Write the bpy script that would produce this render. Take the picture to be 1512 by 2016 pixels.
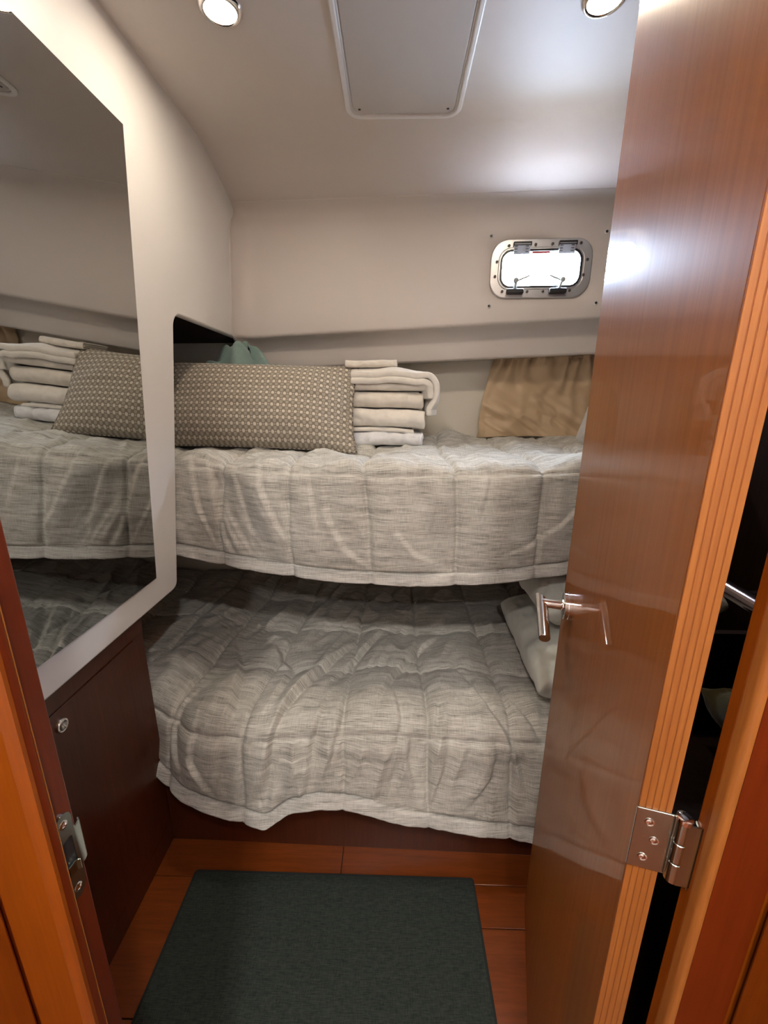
import bpy, bmesh, math, random
import numpy as np
from mathutils import Vector, Matrix

S = bpy.context.scene
COL = S.collection
for o in list(bpy.data.objects):
    bpy.data.objects.remove(o)

# ------------------------------------------------------------------ camera
cam_d = bpy.data.cameras.new('camera')
cam = bpy.data.objects.new('camera', cam_d)
COL.objects.link(cam)
R_ = ((0.99968617, -0.01127008, -0.0223731), (0.02453757, 0.26056559, 0.96514428), (0.00504759, 0.96539037, -0.26076035))
cam.matrix_world = Matrix(((R_[0][0], R_[0][1], -R_[0][2], 0.0), (R_[1][0], R_[1][1], -R_[1][2], 0.0),
                           (R_[2][0], R_[2][1], -R_[2][2], 1.35), (0, 0, 0, 1)))
cam_d.sensor_fit = 'VERTICAL'
cam_d.sensor_height = 36.0
cam_d.lens = 826.0 / 2016.0 * 36.0
cam_d.clip_start = 0.01
S.camera = cam

# ------------------------------------------------------------------ light and exposure
DAY = 115.0          # radiance of the overcast daylight outside
LAMP = 265.0        # radiance of the cabin downlight lenses
HALL = 1060.0        # radiance of the unseen downlights added for light from behind
w = bpy.data.worlds.new('daylight')
S.world = w
w.use_nodes = True
bg = w.node_tree.nodes['Background']
_t = w.node_tree
_c = _t.nodes.new('ShaderNodeTexCoord'); _n = _t.nodes.new('ShaderNodeTexNoise'); _n.inputs['Scale'].default_value = 2.5; _n.inputs['Detail'].default_value = 4
_r = _t.nodes.new('ShaderNodeValToRGB'); _r.color_ramp.elements[0].position = .35; _r.color_ramp.elements[0].color = (.56, .73, 1.0, 1); _r.color_ramp.elements[1].position = .65; _r.color_ramp.elements[1].color = (.74, .85, 1.0, 1)
_t.links.new(_c.outputs['Generated'], _n.inputs['Vector']); _t.links.new(_n.outputs['Fac'], _r.inputs['Fac']); _t.links.new(_r.outputs['Color'], bg.inputs[0])
w.cycles.sampling_method = 'MANUAL'; w.cycles.sample_map_resolution = 256
bg.inputs[1].default_value = DAY
S.view_settings.view_transform = 'Standard'
S.view_settings.look = 'None'
S.view_settings.gamma = 1.0
S.view_settings.use_curve_mapping = False
S.view_settings.exposure = 0.12
pl = bpy.data.lights.new('daylight_portal', 'AREA')
pl.shape = 'RECTANGLE'; pl.size = 0.32; pl.size_y = 0.16
pl.cycles.is_portal = True
po = bpy.data.objects.new('daylight_portal', pl); COL.objects.link(po)
po.location = (0.514, 1.700, 1.80); po.rotation_euler = (math.radians(-90), 0, math.radians(-3.8))
S.cycles.max_bounces = 6; S.cycles.diffuse_bounces = 3; S.cycles.glossy_bounces = 3; S.cycles.transmission_bounces = 3; S.cycles.transparent_max_bounces = 6
S.cycles.sample_clamp_indirect = 0.0
S.cycles.caustics_reflective = False; S.cycles.caustics_refractive = False

# ------------------------------------------------------------------ helpers
OFF = {}
def thing(name, label, cat, loc, group=None, kind=None):
    o = bpy.data.objects.new(name, None); COL.objects.link(o)
    o.location = loc; OFF[o.name] = np.array(loc, float)
    o.empty_display_size = 0.02
    tag(o, label, cat, group, kind)
    return o
def tag(o, label=None, cat=None, group=None, kind=None):
    if label: o['label'] = label
    if cat: o['category'] = cat
    if group: o['group'] = group
    if kind: o['kind'] = kind
    return o

class MB:
    def __init__(s): s.v = []; s.f = []; s.uv = None
    def add(s, v, f):
        k = len(s.v); s.v += [tuple(map(float, p)) for p in v]; s.f += [tuple(i + k for i in q) for q in f]; return s
    def box(s, a, b):
        x0, y0, z0 = a; x1, y1, z1 = b
        return s.add([(x0,y0,z0),(x1,y0,z0),(x1,y1,z0),(x0,y1,z0),(x0,y0,z1),(x1,y0,z1),(x1,y1,z1),(x0,y1,z1)],
                     [(0,3,2,1),(4,5,6,7),(0,1,5,4),(1,2,6,5),(2,3,7,6),(3,0,4,7)])
    def obox(s, o, ax, ay, az, lx, ly, lz):
        """oriented box: o corner/base, axes unit vectors, ranges (lo,hi)"""
        o, ax, ay, az = (np.array(q, float) for q in (o, ax, ay, az))
        c = [o + ax*x + ay*y + az*z for z in lz for (x, y) in ((lx[0],ly[0]),(lx[1],ly[0]),(lx[1],ly[1]),(lx[0],ly[1]))]
        return s.add(c, [(0,3,2,1),(4,5,6,7),(0,1,5,4),(1,2,6,5),(2,3,7,6),(3,0,4,7)])
    def prism(s, poly, f):
        """poly of 2d points; f(p,k)->3d for k=0,1"""
        n = len(poly)
        v = [f(p, 0) for p in poly] + [f(p, 1) for p in poly]
        fc = [tuple(range(n))[::-1], tuple(range(n, 2*n))] + [(i, (i+1) % n, n + (i+1) % n, n + i) for i in range(n)]
        return s.add(v, fc)
    def ring(s, outer, inner, f):
        n = len(outer)
        v = [f(p, 0) for p in outer] + [f(p, 1) for p in outer] + [f(p, 0) for p in inner] + [f(p, 1) for p in inner]
        fc = []
        for i in range(n):
            j = (i+1) % n
            fc += [(i, j, n+j, n+i), (2*n+j, 2*n+i, 3*n+i, 3*n+j), (n+i, n+j, 3*n+j, 3*n+i), (j, i, 2*n+i, 2*n+j)]
        return s.add(v, fc)
    def lathe(s, o, ax, prof, seg=32, caps=True):
        """prof: list of (r, h) along axis ax"""
        o = np.array(o, float); ax = np.array(ax, float); ax /= np.linalg.norm(ax)
        t = np.array((0,0,1.)) if abs(ax[2]) < .9 else np.array((1.,0,0))
        e1 = np.cross(ax, t); e1 /= np.linalg.norm(e1); e2 = np.cross(ax, e1)
        v = []; fc = []
        for r, h in prof:
            for k in range(seg):
                a = 2*math.pi*k/seg
                v.append(o + ax*h + e1*(r*math.cos(a)) + e2*(r*math.sin(a)))
        for i in range(len(prof)-1):
            for k in range(seg):
                j = (k+1) % seg
                fc.append((i*seg+k, i*seg+j, (i+1)*seg+j, (i+1)*seg+k))
        if caps:
            fc.append(tuple(range(seg))[::-1]); m = (len(prof)-1)*seg; fc.append(tuple(range(m, m+seg)))
        return s.add(v, fc)
    def cyl(s, p0, p1, r, r1=None, seg=24):
        p0 = np.array(p0, float); p1 = np.array(p1, float); d = p1-p0; L = np.linalg.norm(d)
        return s.lathe(p0, d, [(r, 0), (r if r1 is None else r1, L)], seg)
    def tube(s, pts, r, seg=8, closed=False):
        pts = np.array(pts, float); n = len(pts); v = []; fc = []
        for i in range(n):
            if closed: d = pts[(i+1) % n] - pts[i-1]
            else: d = pts[min(i+1, n-1)] - pts[max(i-1, 0)]
            d /= (np.linalg.norm(d) + 1e-12)
            t = np.array((0,0,1.)) if abs(d[2]) < .9 else np.array((1.,0,0))
            e1 = np.cross(d, t); e1 /= np.linalg.norm(e1); e2 = np.cross(d, e1)
            for k in range(seg):
                a = 2*math.pi*k/seg; v.append(pts[i] + r*(e1*math.cos(a) + e2*math.sin(a)))
        for i in range(n if closed else n-1):
            i2 = (i+1) % n
            for k in range(seg):
                j = (k+1) % seg; fc.append((i*seg+k, i2*seg+k, i2*seg+j, i*seg+j))
        if not closed: fc += [tuple(range(seg)), tuple(range((n-1)*seg, n*seg))[::-1]]
        return s.add(v, fc)
    def grid(s, P, UV=None, flip=False):
        """P: (n,m,3) array"""
        n, m = P.shape[:2]; k = len(s.v)
        s.v += [tuple(p) for p in P.reshape(-1, 3).tolist()]
        idx = np.arange(n*m).reshape(n, m) + k
        q = np.stack([idx[:-1,:-1], idx[1:,:-1], idx[1:,1:], idx[:-1,1:]], -1).reshape(-1, 4)
        if flip: q = q[:, ::-1]
        s.f += [tuple(r) for r in q.tolist()]
        if UV is not None:
            s.uv = (s.uv or []) + UV.reshape(-1, 2).tolist()
        return s

def build(name, mb, mat, parent=None, bevel=0, seg=2, smooth=30, solidify=None, label=None, cat=None, group=None, kind=None, subsurf=0, fixn=True):
    V = np.array(mb.v, float)
    if parent is None:
        lo = V.min(0); hi = V.max(0); off = np.array(((lo[0]+hi[0])/2, (lo[1]+hi[1])/2, lo[2]))
    else:
        off = OFF[parent.name]
    me = bpy.data.meshes.new(name)
    me.from_pydata((V-off).tolist(), [], mb.f)
    if mb.uv is not None and len(mb.uv) == len(mb.v):
        uvl = me.uv_layers.new(name='UVMap')
        li = np.empty(len(me.loops), dtype=np.int32); me.loops.foreach_get('vertex_index', li)
        uvl.data.foreach_set('uv', np.array(mb.uv, dtype=np.float32)[li].ravel())
    if fixn:
        bm = bmesh.new(); bm.from_mesh(me); bmesh.ops.recalc_face_normals(bm, faces=bm.faces); bm.to_mesh(me); bm.free()
    if smooth:
        me.polygons.foreach_set('use_smooth', [True]*len(me.polygons))
        if smooth < 180: me.set_sharp_from_angle(angle=math.radians(smooth))
    me.materials.append(mat)
    o = bpy.data.objects.new(name, me); COL.objects.link(o)
    OFF[o.name] = off
    if parent is None: o.location = off
    else: o.parent = parent
    if solidify:
        m = o.modifiers.new('thickness', 'SOLIDIFY'); m.thickness = solidify; m.offset = -1
    if bevel:
        m = o.modifiers.new('bevel', 'BEVEL'); m.width = bevel; m.segments = seg; m.limit_method = 'ANGLE'; m.angle_limit = math.radians(35)
    if subsurf:
        m = o.modifiers.new('sub', 'SUBSURF'); m.levels = subsurf; m.render_levels = subsurf
    tag(o, label, cat, group, kind)
    return o

def rrect(w, h, r, n=6, c=(0, 0)):
    p = []
    for sx, sy, a0 in ((1,1,0),(-1,1,90),(-1,-1,180),(1,-1,270)):
        for k in range(n+1):
            a = math.radians(a0 + 90*k/n)
            p.append((c[0]+sx*(w/2-r)+r*math.cos(a), c[1]+sy*(h/2-r)+r*math.sin(a)))
    return p

# numpy value noise
def vnoise(u, v, seed):
    rs = np.random.RandomState(seed); T = rs.rand(256, 256)
    iu = np.floor(u).astype(int); iv = np.floor(v).astype(int); fu = u-iu; fv = v-iv
    fu = fu*fu*fu*(fu*(fu*6-15)+10); fv = fv*fv*fv*(fv*(fv*6-15)+10)
    a = T[iu % 256, iv % 256]; b = T[(iu+1) % 256, iv % 256]; c = T[iu % 256, (iv+1) % 256]; d = T[(iu+1) % 256, (iv+1) % 256]
    return ((a*(1-fu)+b*fu)*(1-fv) + (c*(1-fu)+d*fu)*fv)*2-1
def fbm(u, v, seed, oct=3, gain=.5):
    s = 0; a = 1
    for k in range(oct):
        s = s + a*vnoise(u*2**k+17.3*k, v*2**k+5.1*k, seed+k); a *= gain
    return s
def ridge(u, v, seed, oct=2):
    s = 0; a = 1
    for k in range(oct):
        s = s + a*(1-2*np.abs(vnoise(u*2**k+11.7*k, v*2**k+3.3*k, seed+k))); a *= .5
    return s
def sst(x, a, b):
    t = np.clip((x-a)/(b-a), 0, 1); return t*t*(3-2*t)
def normals(P):
    du = np.gradient(P, axis=0); dv = np.gradient(P, axis=1)
    n = np.cross(du, dv); return n/(np.linalg.norm(n, axis=-1, keepdims=True)+1e-12)
def polydist(U, V, pts):
    """distance from (U,V) to polyline, and parameter 0..1 along it"""
    best = np.full(U.shape, 1e9); par = np.zeros(U.shape); sgn = np.zeros(U.shape)
    n = len(pts)-1
    for i in range(n):
        a = np.array(pts[i]); b = np.array(pts[i+1]); d = b-a; L2 = d@d
        t = np.clip(((U-a[0])*d[0]+(V-a[1])*d[1])/L2, 0, 1)
        dx = U-a[0]-t*d[0]; dy = V-a[1]-t*d[1]; q = np.hypot(dx, dy)
        m = q < best
        best = np.where(m, q, best); par = np.where(m, (i+t)/n, par); sgn = np.where(m, np.sign(d[0]*dy-d[1]*dx), sgn)
    return best, par, sgn
def fold(U, V, pts, amp, width, asym=0.5):
    """a ridge with a crease beside it"""
    d, t, s = polydist(U, V, pts)
    env = np.sin(np.pi*np.clip(t, .02, .98))**.5
    x = d*s
    crest = np.where(x > 0, np.exp(-x/(2.6*width)), np.exp(-(x/(.55*width))**2))
    return amp*env*(crest - .55*asym*np.exp(-np.abs(x+width*.95)/(width*.6)))

# ------------------------------------------------------------------ materials
def mat(name, color, rough=.5, metal=0, coat=0, coat_r=.05, spec=.5, emit=None, es=0):
    m = bpy.data.materials.new(name); m.use_nodes = True
    b = m.node_tree.nodes['Principled BSDF']
    b.inputs['Base Color'].default_value = (*color, 1); b.inputs['Roughness'].default_value = rough
    b.inputs['Metallic'].default_value = metal; b.inputs['Specular IOR Level'].default_value = spec
    b.inputs['Coat Weight'].default_value = coat; b.inputs['Coat Roughness'].default_value = coat_r
    if emit: b.inputs['Emission Color'].default_value = (*emit, 1); b.inputs['Emission Strength'].default_value = es
    return m
class NT:
    def __init__(s, m): s.t = m.node_tree; s.b = s.t.nodes['Principled BSDF']
    def n(s, k, **kw):
        q = s.t.nodes.new(k)
        for a, v in kw.items(): setattr(q, a, v)
        return q
    def l(s, a, b): s.t.links.new(a, b)
    def coord(s, which, scale, rot=(0,0,0)):
        c = s.n('ShaderNodeTexCoord'); m = s.n('ShaderNodeMapping'); m.inputs['Scale'].default_value = scale; m.inputs['Rotation'].default_value = rot
        s.l(c.outputs[which], m.inputs['Vector']); return m.outputs['Vector']
    def noise(s, vec, scale=1, detail=3, rough=.5):
        q = s.n('ShaderNodeTexNoise'); q.inputs['Scale'].default_value = scale; q.inputs['Detail'].default_value = detail; q.inputs['Roughness'].default_value = rough
        s.l(vec, q.inputs['Vector']); return q.outputs['Fac']
    def ramp(s, fac, stops):
        q = s.n('ShaderNodeValToRGB'); e = q.color_ramp.elements
        while len(e) < len(stops): e.new(.5)
        for i, (p, c) in enumerate(stops): e[i].position = p; e[i].color = (*c, 1)
        s.l(fac, q.inputs['Fac']); return q.outputs['Color']
    def bump(s, h, strength=.2, dist=.001):
        q = s.n('ShaderNodeBump'); q.inputs['Strength'].default_value = strength; q.inputs['Distance'].default_value = dist
        s.l(h, q.inputs['Height']); s.l(q.outputs['Normal'], s.b.inputs['Normal']); return q
    def math(s, op, a, b=None):
        q = s.n('ShaderNodeMath', operation=op)
        for i, x in enumerate((a, b)):
            if x is None: continue
            if isinstance(x, (int, float)): q.inputs[i].default_value = x
            else: s.l(x, q.inputs[i])
        return q.outputs[0]
    def mix(s, fac, a, b, mode='MIX'):
        q = s.n('ShaderNodeMix', data_type='RGBA', blend_type=mode)
        if isinstance(fac, (int, float)): q.inputs[0].default_value = fac
        else: s.l(fac, q.inputs[0])
        for i, x in ((6, a), (7, b)):
            if isinstance(x, tuple): q.inputs[i].default_value = (*x, 1)
            else: s.l(x, q.inputs[i])
        return q.outputs[2]

def gelcoat(name, c, rough=.38):
    m = mat(name, c, rough); t = NT(m)
    v = t.coord('Object', (1, 1, 1))
    t.l(t.ramp(t.noise(v, 2.2, 3), [(.3, tuple(x*.96 for x in c)), (.7, c)]), t.b.inputs['Base Color'])
    t.bump(t.noise(v, 260, 2), .06, .0006)
    return m
def wood(name, dark, light, rough=.32, coat=.3, coat_r=.08, grain=(70, 70, 3.0), rot=(0,0,0)):
    m = mat(name, light, rough, coat=coat, coat_r=coat_r); t = NT(m)
    v = t.coord('Object', grain, rot)
    a = t.noise(v, 1.0, 5, .6)
    v2 = t.coord('Object', tuple(g*4 for g in grain), rot)
    b = t.noise(v2, 1.0, 3, .6)
    s = t.math('ADD', t.math('MULTIPLY', a, .7), t.math('MULTIPLY', b, .3))
    t.l(t.ramp(s, [(.32, dark), (.66, light)]), t.b.inputs['Base Color'])
    t.bump(b, .08, .0004)
    return m
M = {}
M['liner'] = gelcoat('white_liner', (.76, .695, .655), .50)
M['ceil'] = gelcoat('ceiling_liner', (.62, .585, .57), .34)
M['panel'] = gelcoat('white_panel', (.90, .885, .88), .40)
M['hull'] = gelcoat('cream_hull', (.80, .74, .64), .5)
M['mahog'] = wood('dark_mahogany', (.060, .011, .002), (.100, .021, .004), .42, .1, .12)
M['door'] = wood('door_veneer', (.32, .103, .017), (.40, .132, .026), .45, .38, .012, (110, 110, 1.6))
M['door'].node_tree.nodes['Principled BSDF'].inputs['Specular IOR Level'].default_value = .06
M['jamb'] = wood('orange_mahogany', (.19, .040, .0015), (.27, .060, .0025), .35, .3, .12)
M['jambred'] = wood('red_mahogany', (.11, .013, .001), (.15, .020, .002), .35, .3, .12)
M['shade'] = wood('shade_black_wood', (.010, .004, .002), (.02, .008, .004), .7, .0, .2)  # near-black colour stands for the shade in the niche and behind the door
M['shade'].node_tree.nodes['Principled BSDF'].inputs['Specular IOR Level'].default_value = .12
M['edge'] = wood('cherry_edging', (.26, .082, .014), (.35, .122, .023), .42, .2, .2, (200, 200, 7))
M['edgeline'] = mat('lamination_glue', (.22, .055, .012), .6)
M['floor'] = wood('cherry_floor', (.18, .038, .006), (.27, .060, .010), .33, .3, .12, (4, 60, 60))
M['gap'] = mat('dark_joint', (.03, .010, .005), .7)
M['chrome'] = mat('chrome', (.86, .84, .83), .07, 1)
M['rail'] = mat('dark_polished_rail', (.30, .24, .24), .14, 1)
M['steel'] = mat('brushed_steel', (.62, .61, .60), .28, 1)
M['plate'] = mat('polished_hinge_plate', (.50, .58, .55), .20, 1)
M['alu'] = mat('satin_aluminium', (.66, .65, .65), .36, .75)
M['black'] = mat('black_plastic', (.02, .02, .022), .4)
M['darkscrew'] = mat('dark_screw', (.10, .09, .09), .4, .6)
M['grey'] = mat('grey_plastic', (.42, .43, .47), .4)
M['frost'] = mat('clear_knob', (.42, .45, .44), .35)
M['red'] = mat('red_label', (.55, .05, .06), .5)
M['white_plastic'] = mat('white_plastic', (.8, .78, .76), .35)
M['mirror'] = mat('smoked_mirror', (.50, .51, .50), .015, 1)
M['mirror_edge'] = mat('mirror_edge', (.35, .38, .37), .15, .6)
M['lens'] = mat('lamp_lens', (.9, .85, .75), .4, emit=(1.0, .85, .66), es=LAMP)
M['hall_lens'] = mat('added_passage_lens', (.9, .85, .75), .4, emit=(1.0, .95, .88), es=HALL)  # lens of the unseen lights added in the passage
def glass():
    m = bpy.data.materials.new('clear_pane'); m.use_nodes = True; t = m.node_tree; t.nodes.clear()
    o = t.nodes.new('ShaderNodeOutputMaterial'); tr = t.nodes.new('ShaderNodeBsdfTransparent'); g = t.nodes.new('ShaderNodeBsdfGlossy'); g.inputs['Roughness'].default_value = .03
    mx = t.nodes.new('ShaderNodeMixShader'); mx.inputs[0].default_value = .06
    t.links.new(tr.outputs[0], mx.inputs[1]); t.links.new(g.outputs[0], mx.inputs[2]); t.links.new(mx.outputs[0], o.inputs[0])
    return m
M['glass'] = glass()
def linen(name, dark, mid, light):
    m = mat(name, mid, .85, spec=.25); t = NT(m)
    v = t.coord('UV', (19, 470, 1)); a = t.noise(v, 1.0, 4, .65)
    v2 = t.coord('UV', (420, 40, 1)); b = t.noise(v2, 1.0, 2, .5)
    v3 = t.coord('UV', (5, 60, 1)); c = t.noise(v3, 1.0, 3, .6)
    s = t.math('ADD', t.math('ADD', t.math('MULTIPLY', a, .55), t.math('MULTIPLY', b, .15)), t.math('MULTIPLY', c, .3))
    t.l(t.ramp(s, [(.38, dark), (.49, mid), (.60, light)]), t.b.inputs['Base Color'])
    t.b.inputs['Sheen Weight'].default_value = .15
    t.bump(s, .25, .0012)
    return m
M['quilt'] = linen('grey_linen', (.25, .238, .212), (.545, .527, .478), (.76, .742, .695))
M['hem'] = linen('grey_linen_hem', (.32, .31, .29), (.57, .555, .52), (.77, .755, .72))
def terry(name, c, sc=900, st=.35):
    m = mat(name, c, .95, spec=.1); t = NT(m)
    v = t.coord('Object', (1, 1, 1)); a = t.noise(v, sc, 2)
    b = t.noise(v, 40, 3)
    t.l(t.ramp(b, [(.3, tuple(x*.9 for x in c)), (.7, c)]), t.b.inputs['Base Color'])
    t.b.inputs['Sheen Weight'].default_value = .3
    t.bump(a, st, .0012); return m
M['towel'] = terry('cream_terry', (.80, .74, .66))
M['towel2'] = terry('light_cream_terry', (.86, .81, .74))
M['sheet'] = terry('white_cotton', (.84, .84, .86), 1500, .08)
M['pillow_white'] = terry('pillow_cotton', (.74, .76, .70), 1500, .1)
M['teal'] = terry('teal_fleece', (.25, .36, .33), 700, .4)
M['mattress'] = terry('mattress_ticking', (.35, .33, .30), 900, .1)
M['darkcloth'] = terry('olive_cloth', (.07, .055, .022), 700, .3)
def curtain_mat():
    m = mat('tan_satin', (.36, .24, .14), .42, spec=.5); t = NT(m)
    v = t.coord('UV', (60, 900, 1)); t.bump(t.noise(v, 1, 2), .12, .0005)
    t.l(t.ramp(t.noise(t.coord('UV', (9, 5, 1)), 1, 3), [(.3, (.58, .42, .26)), (.7, (.70, .52, .33))]), t.b.inputs['Base Color'])
    t.b.inputs['Sheen Weight'].default_value = .3
    return m
M['curtain'] = curtain_mat()
def rug_mat():
    m = mat('charcoal_rug', (.03, .035, .033), .95, spec=.1); t = NT(m)
    a = t.noise(t.coord('Object', (50, 520, 50)), 1, 4, .6); b = t.noise(t.coord('Object', (500, 90, 50)), 1, 2)
    s = t.math('ADD', t.math('MULTIPLY', a, .65), t.math('MULTIPLY', b, .35))
    t.l(t.ramp(s, [(.35, (.022, .028, .025)), (.62, (.052, .062, .055))]), t.b.inputs['Base Color'])
    t.bump(s, .5, .002); return m
M['rug'] = rug_mat()
M['rug_edge'] = mat('rug_binding', (.018, .022, .021), .95)
def dots():
    m = mat('dotted_weave', (.2, .17, .14), .8, spec=.2); t = NT(m)
    c = t.n('ShaderNodeTexCoord'); sp = t.n('ShaderNodeSeparateXYZ'); t.l(c.outputs['UV'], sp.inputs[0])
    U, V = sp.outputs[0], sp.outputs[1]
    P, Q = .0190, .0205
    def lat(ou, ov, r, soft=.05):
        du = t.math('SUBTRACT', t.math('FRACT', t.math('ADD', t.math('DIVIDE', U, P), ou+100)), .5)
        dv = t.math('SUBTRACT', t.math('FRACT', t.math('ADD', t.math('DIVIDE', V, Q), ov+100)), .5)
        d = t.math('SQRT', t.math('ADD', t.math('MULTIPLY', du, du), t.math('MULTIPLY', dv, dv)))
        mr = t.n('ShaderNodeMapRange'); mr.inputs[1].default_value = r-soft; mr.inputs[2].default_value = r+soft; mr.inputs[3].default_value = 1; mr.inputs[4].default_value = 0
        t.l(d, mr.inputs[0]); return mr.outputs[0]
    base = t.ramp(t.noise(t.coord('UV', (700, 700, 1)), 1, 2), [(.3, (.19, .16, .125)), (.7, (.28, .24, .19))])
    x = t.mix(lat(.5, .5, .27), base, (.40, .355, .29))
    x = t.mix(lat(0, 0, .26), x, (.66, .60, .51))
    x = t.mix(lat(.5, 0, .085, .03), x, (.70, .65, .56))
    x = t.mix(lat(.25, .25, .05, .03), x, (.42, .38, .31))
    x = t.mix(lat(.75, .25, .05, .03), x, (.42, .38, .31))
    t.l(x, t.b.inputs['Base Color'])
    h = t.math('ADD', lat(0, 0, .26), t.math('MULTIPLY', lat(.5, .5, .27), .6))
    t.bump(h, .4, .001); t.b.inputs['Sheen Weight'].default_value = .2
    return m
M['dots'] = dots()
def piping():
    m = mat('braided_piping', (.2, .17, .14), .85); t = NT(m)
    v = t.coord('Object', (130, 130, 130)); q = t.n('ShaderNodeTexChecker'); q.inputs['Scale'].default_value = 1.0; q.inputs['Color1'].default_value = (.36, .31, .25, 1); q.inputs['Color2'].default_value = (.10, .085, .07, 1)
    t.l(v, q.inputs['Vector']); t.l(q.outputs[0], t.b.inputs['Base Color']); return m
M['piping'] = piping()

# ------------------------------------------------------------------ reference geometry of the cabin
TAN = math.tan(math.radians(3.5))
def lx(z): return -.665 + TAN*(z-.785)          # inner face of the leaning left liner
def yw(x): return 1.759 - .066*(x+.617)          # upper back liner
def zl(x): return 1.573 + .0445*(x+.617)         # lower rim of the back liner
def yh(x): return yw(x) + .25                   # hull side behind the berths
CZ = 2.091
XR = 1.05

# ------------------------------------------------------------------ floor
fl = build('floor', MB().box((-1.2, -1.3, -.04), (1.1, 2.12, -.004)), M['gap'], kind='structure', label='cherry wood cabin floor of wide boards', cat='floor')
g = .0012
def board(x0, x1, y0, y1):
    build('floor_board', MB().box((x0+g, y0+g, -.006), (x1-g, y1-g, 0)), M['floor'], fl, bevel=.0008, seg=1)
board(-.70, -.143, .892, 1.0); board(-.143, XR, .892, 1.0)
for y0, y1 in ((.60, .892), (.30, .60), (0, .30), (-.6, 0), (-1.25, -.6)): board(-.70, -.42, y0, y1)
for y0, y1 in ((.79, .892), (.49, .79), (.2, .49), (-.3, .2), (-1.25, -.3)): board(.12, XR, y0, y1)
for y0, y1 in ((.5, .892), (.1, .5), (-.4, .1), (-1.25, -.4)): board(-.42, .12, y0, y1)

# ------------------------------------------------------------------ ceiling
def zc(d): return CZ - .40*np.clip(.30-d, 0, 1)**1.256      # ceiling height at distance d from the back liner
cx_ = np.array((-1.25, -.62, -.2, .2, .6, 1.1)); cP = np.zeros((6, 16, 3))
for i, x in enumerate(cx_):
    ds_ = np.r_[yw(x)-.22, .7, .5, .4, .34, np.linspace(.30, .05, 9)]
    ds_ = np.r_[ds_, .045, .0]
    cP[i, :, 0] = x; cP[i, :, 1] = yw(x)-ds_; cP[i, :, 2] = zc(ds_+0*x); cP[i, 14, 2] += .0015; cP[i, 15, 2] = CZ+.01
cP[:, 0, 1] = .22
mb = MB(); mb.grid(cP); mb.grid(cP+np.array((0, 0, .03)), flip=True)
build('ceiling', mb, M['liner'], smooth=60, fixn=False, kind='structure', label='pale moulded cabin ceiling liner', cat='ceiling')

# ------------------------------------------------------------------ back liner with cove, rim and port opening
WX, WZ = .513, 1.799                               # portlight centre
HW, HH = .152, .072                               # half opening in the liner
xs = [-.99]                                       # (arc columns come first)
cols = []
rad = .075
for k in range(0, 9):
    a = math.radians(90*(1-k/8))                  # 90: on left liner, 0: on back liner
    cols.append(('arc', rad*(1-math.sin(a)), rad*(1-math.cos(a))))
for x in np.linspace(-.46, WX-HW, 10): cols.append(('x', x, 0))
cols.append(('x', WX, 0)); cols.append(('x', WX+HW, 0))
for x in (.8, XR+.05): cols.append(('x', x, 0))
prof = []                                         # (dy, z or rim offset)
b0, b1, b2, b3 = (np.array(q) for q in ((-.05, CZ-.0701), (-.022, CZ-.0800), (0, CZ-.090), (0, CZ-.125)))
for k in range(0, 15):
    u = k/14; q = b0*(1-u)**3+3*b1*u*(1-u)**2+3*b2*u*u*(1-u)+b3*u**3
    prof.append((q[0], q[1], 'z'))
for z in (1.93, WZ+HH, WZ-HH, 1.68): prof.append((0, z, 'z'))
prof += [(0, .014, 'r'), (.004, .004, 'r'), (.014, 0, 'r'), (.034, -.007, 'r'), (.056, -.017, 'r'), (.072, -.040, 'r'), (.082, -.072, 'r'), (.088, -.103, 'r'), (.092, -.109, 'r'), (.100, -.111, 'r'), (.15, -.108, 'r'), (.26, -.104, 'r')]
P = np.zeros((len(cols), len(prof), 3))
for i, (k, a, b) in enumerate(cols):
    for j, (dy, z, m) in enumerate(prof):
        if k == 'arc':
            zz = z if m == 'z' else zl(-.58)+z
            x = lx(zz)+a; fr = float(sst(np.array(CZ-zz), .0701, .16))   # the corner fillet fades out into the cove
            y = yw(x) - fr*(rad - math.sqrt(max(0, rad*rad-(rad-a)**2))) + dy
        else:
            x = a; zz = z if m == 'z' else zl(x)+z; y = yw(x)+dy
        P[i, j] = (x, y, zz)
mb = MB(); mb.grid(P)
def inhole(f):
    c = np.mean([mb.v[i] for i in f], 0); return abs(c[0]-WX) < HW and abs(c[2]-WZ) < HH
mb.f = [f for f in mb.f if not inhole(f)]
wb = build('wall_back', mb, M['liner'], smooth=60, fixn=False, kind='structure', label='off-white moulded liner wall with rounded lower rim', cat='wall', solidify=None)
WOFF = -1 if max(wb.data.polygons, key=lambda q: q.area).normal.y < 0 else 1
mm = wb.modifiers.new('t', 'SOLIDIFY'); mm.thickness = .008; mm.offset = WOFF
# four capped screws round the port
for (x, z) in ((.335, 1.906), (.726, 1.911), (.342, 1.680), (.719, 1.686)):
    o = np.array((x, yw(x), z)); ax = np.array((-.066, -1, 0))
    sc = build('screw_cap', MB().lathe(o, ax, [(.008, 0), (.0075, .003), (.0048, .0045), (.0045, .002)], 20), M['white_plastic'], wb, smooth=40)
    build('screw_hole', MB().lathe(o, ax, [(.0042, .0018), (.0042, .003)], 14), M['black'], sc)

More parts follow.
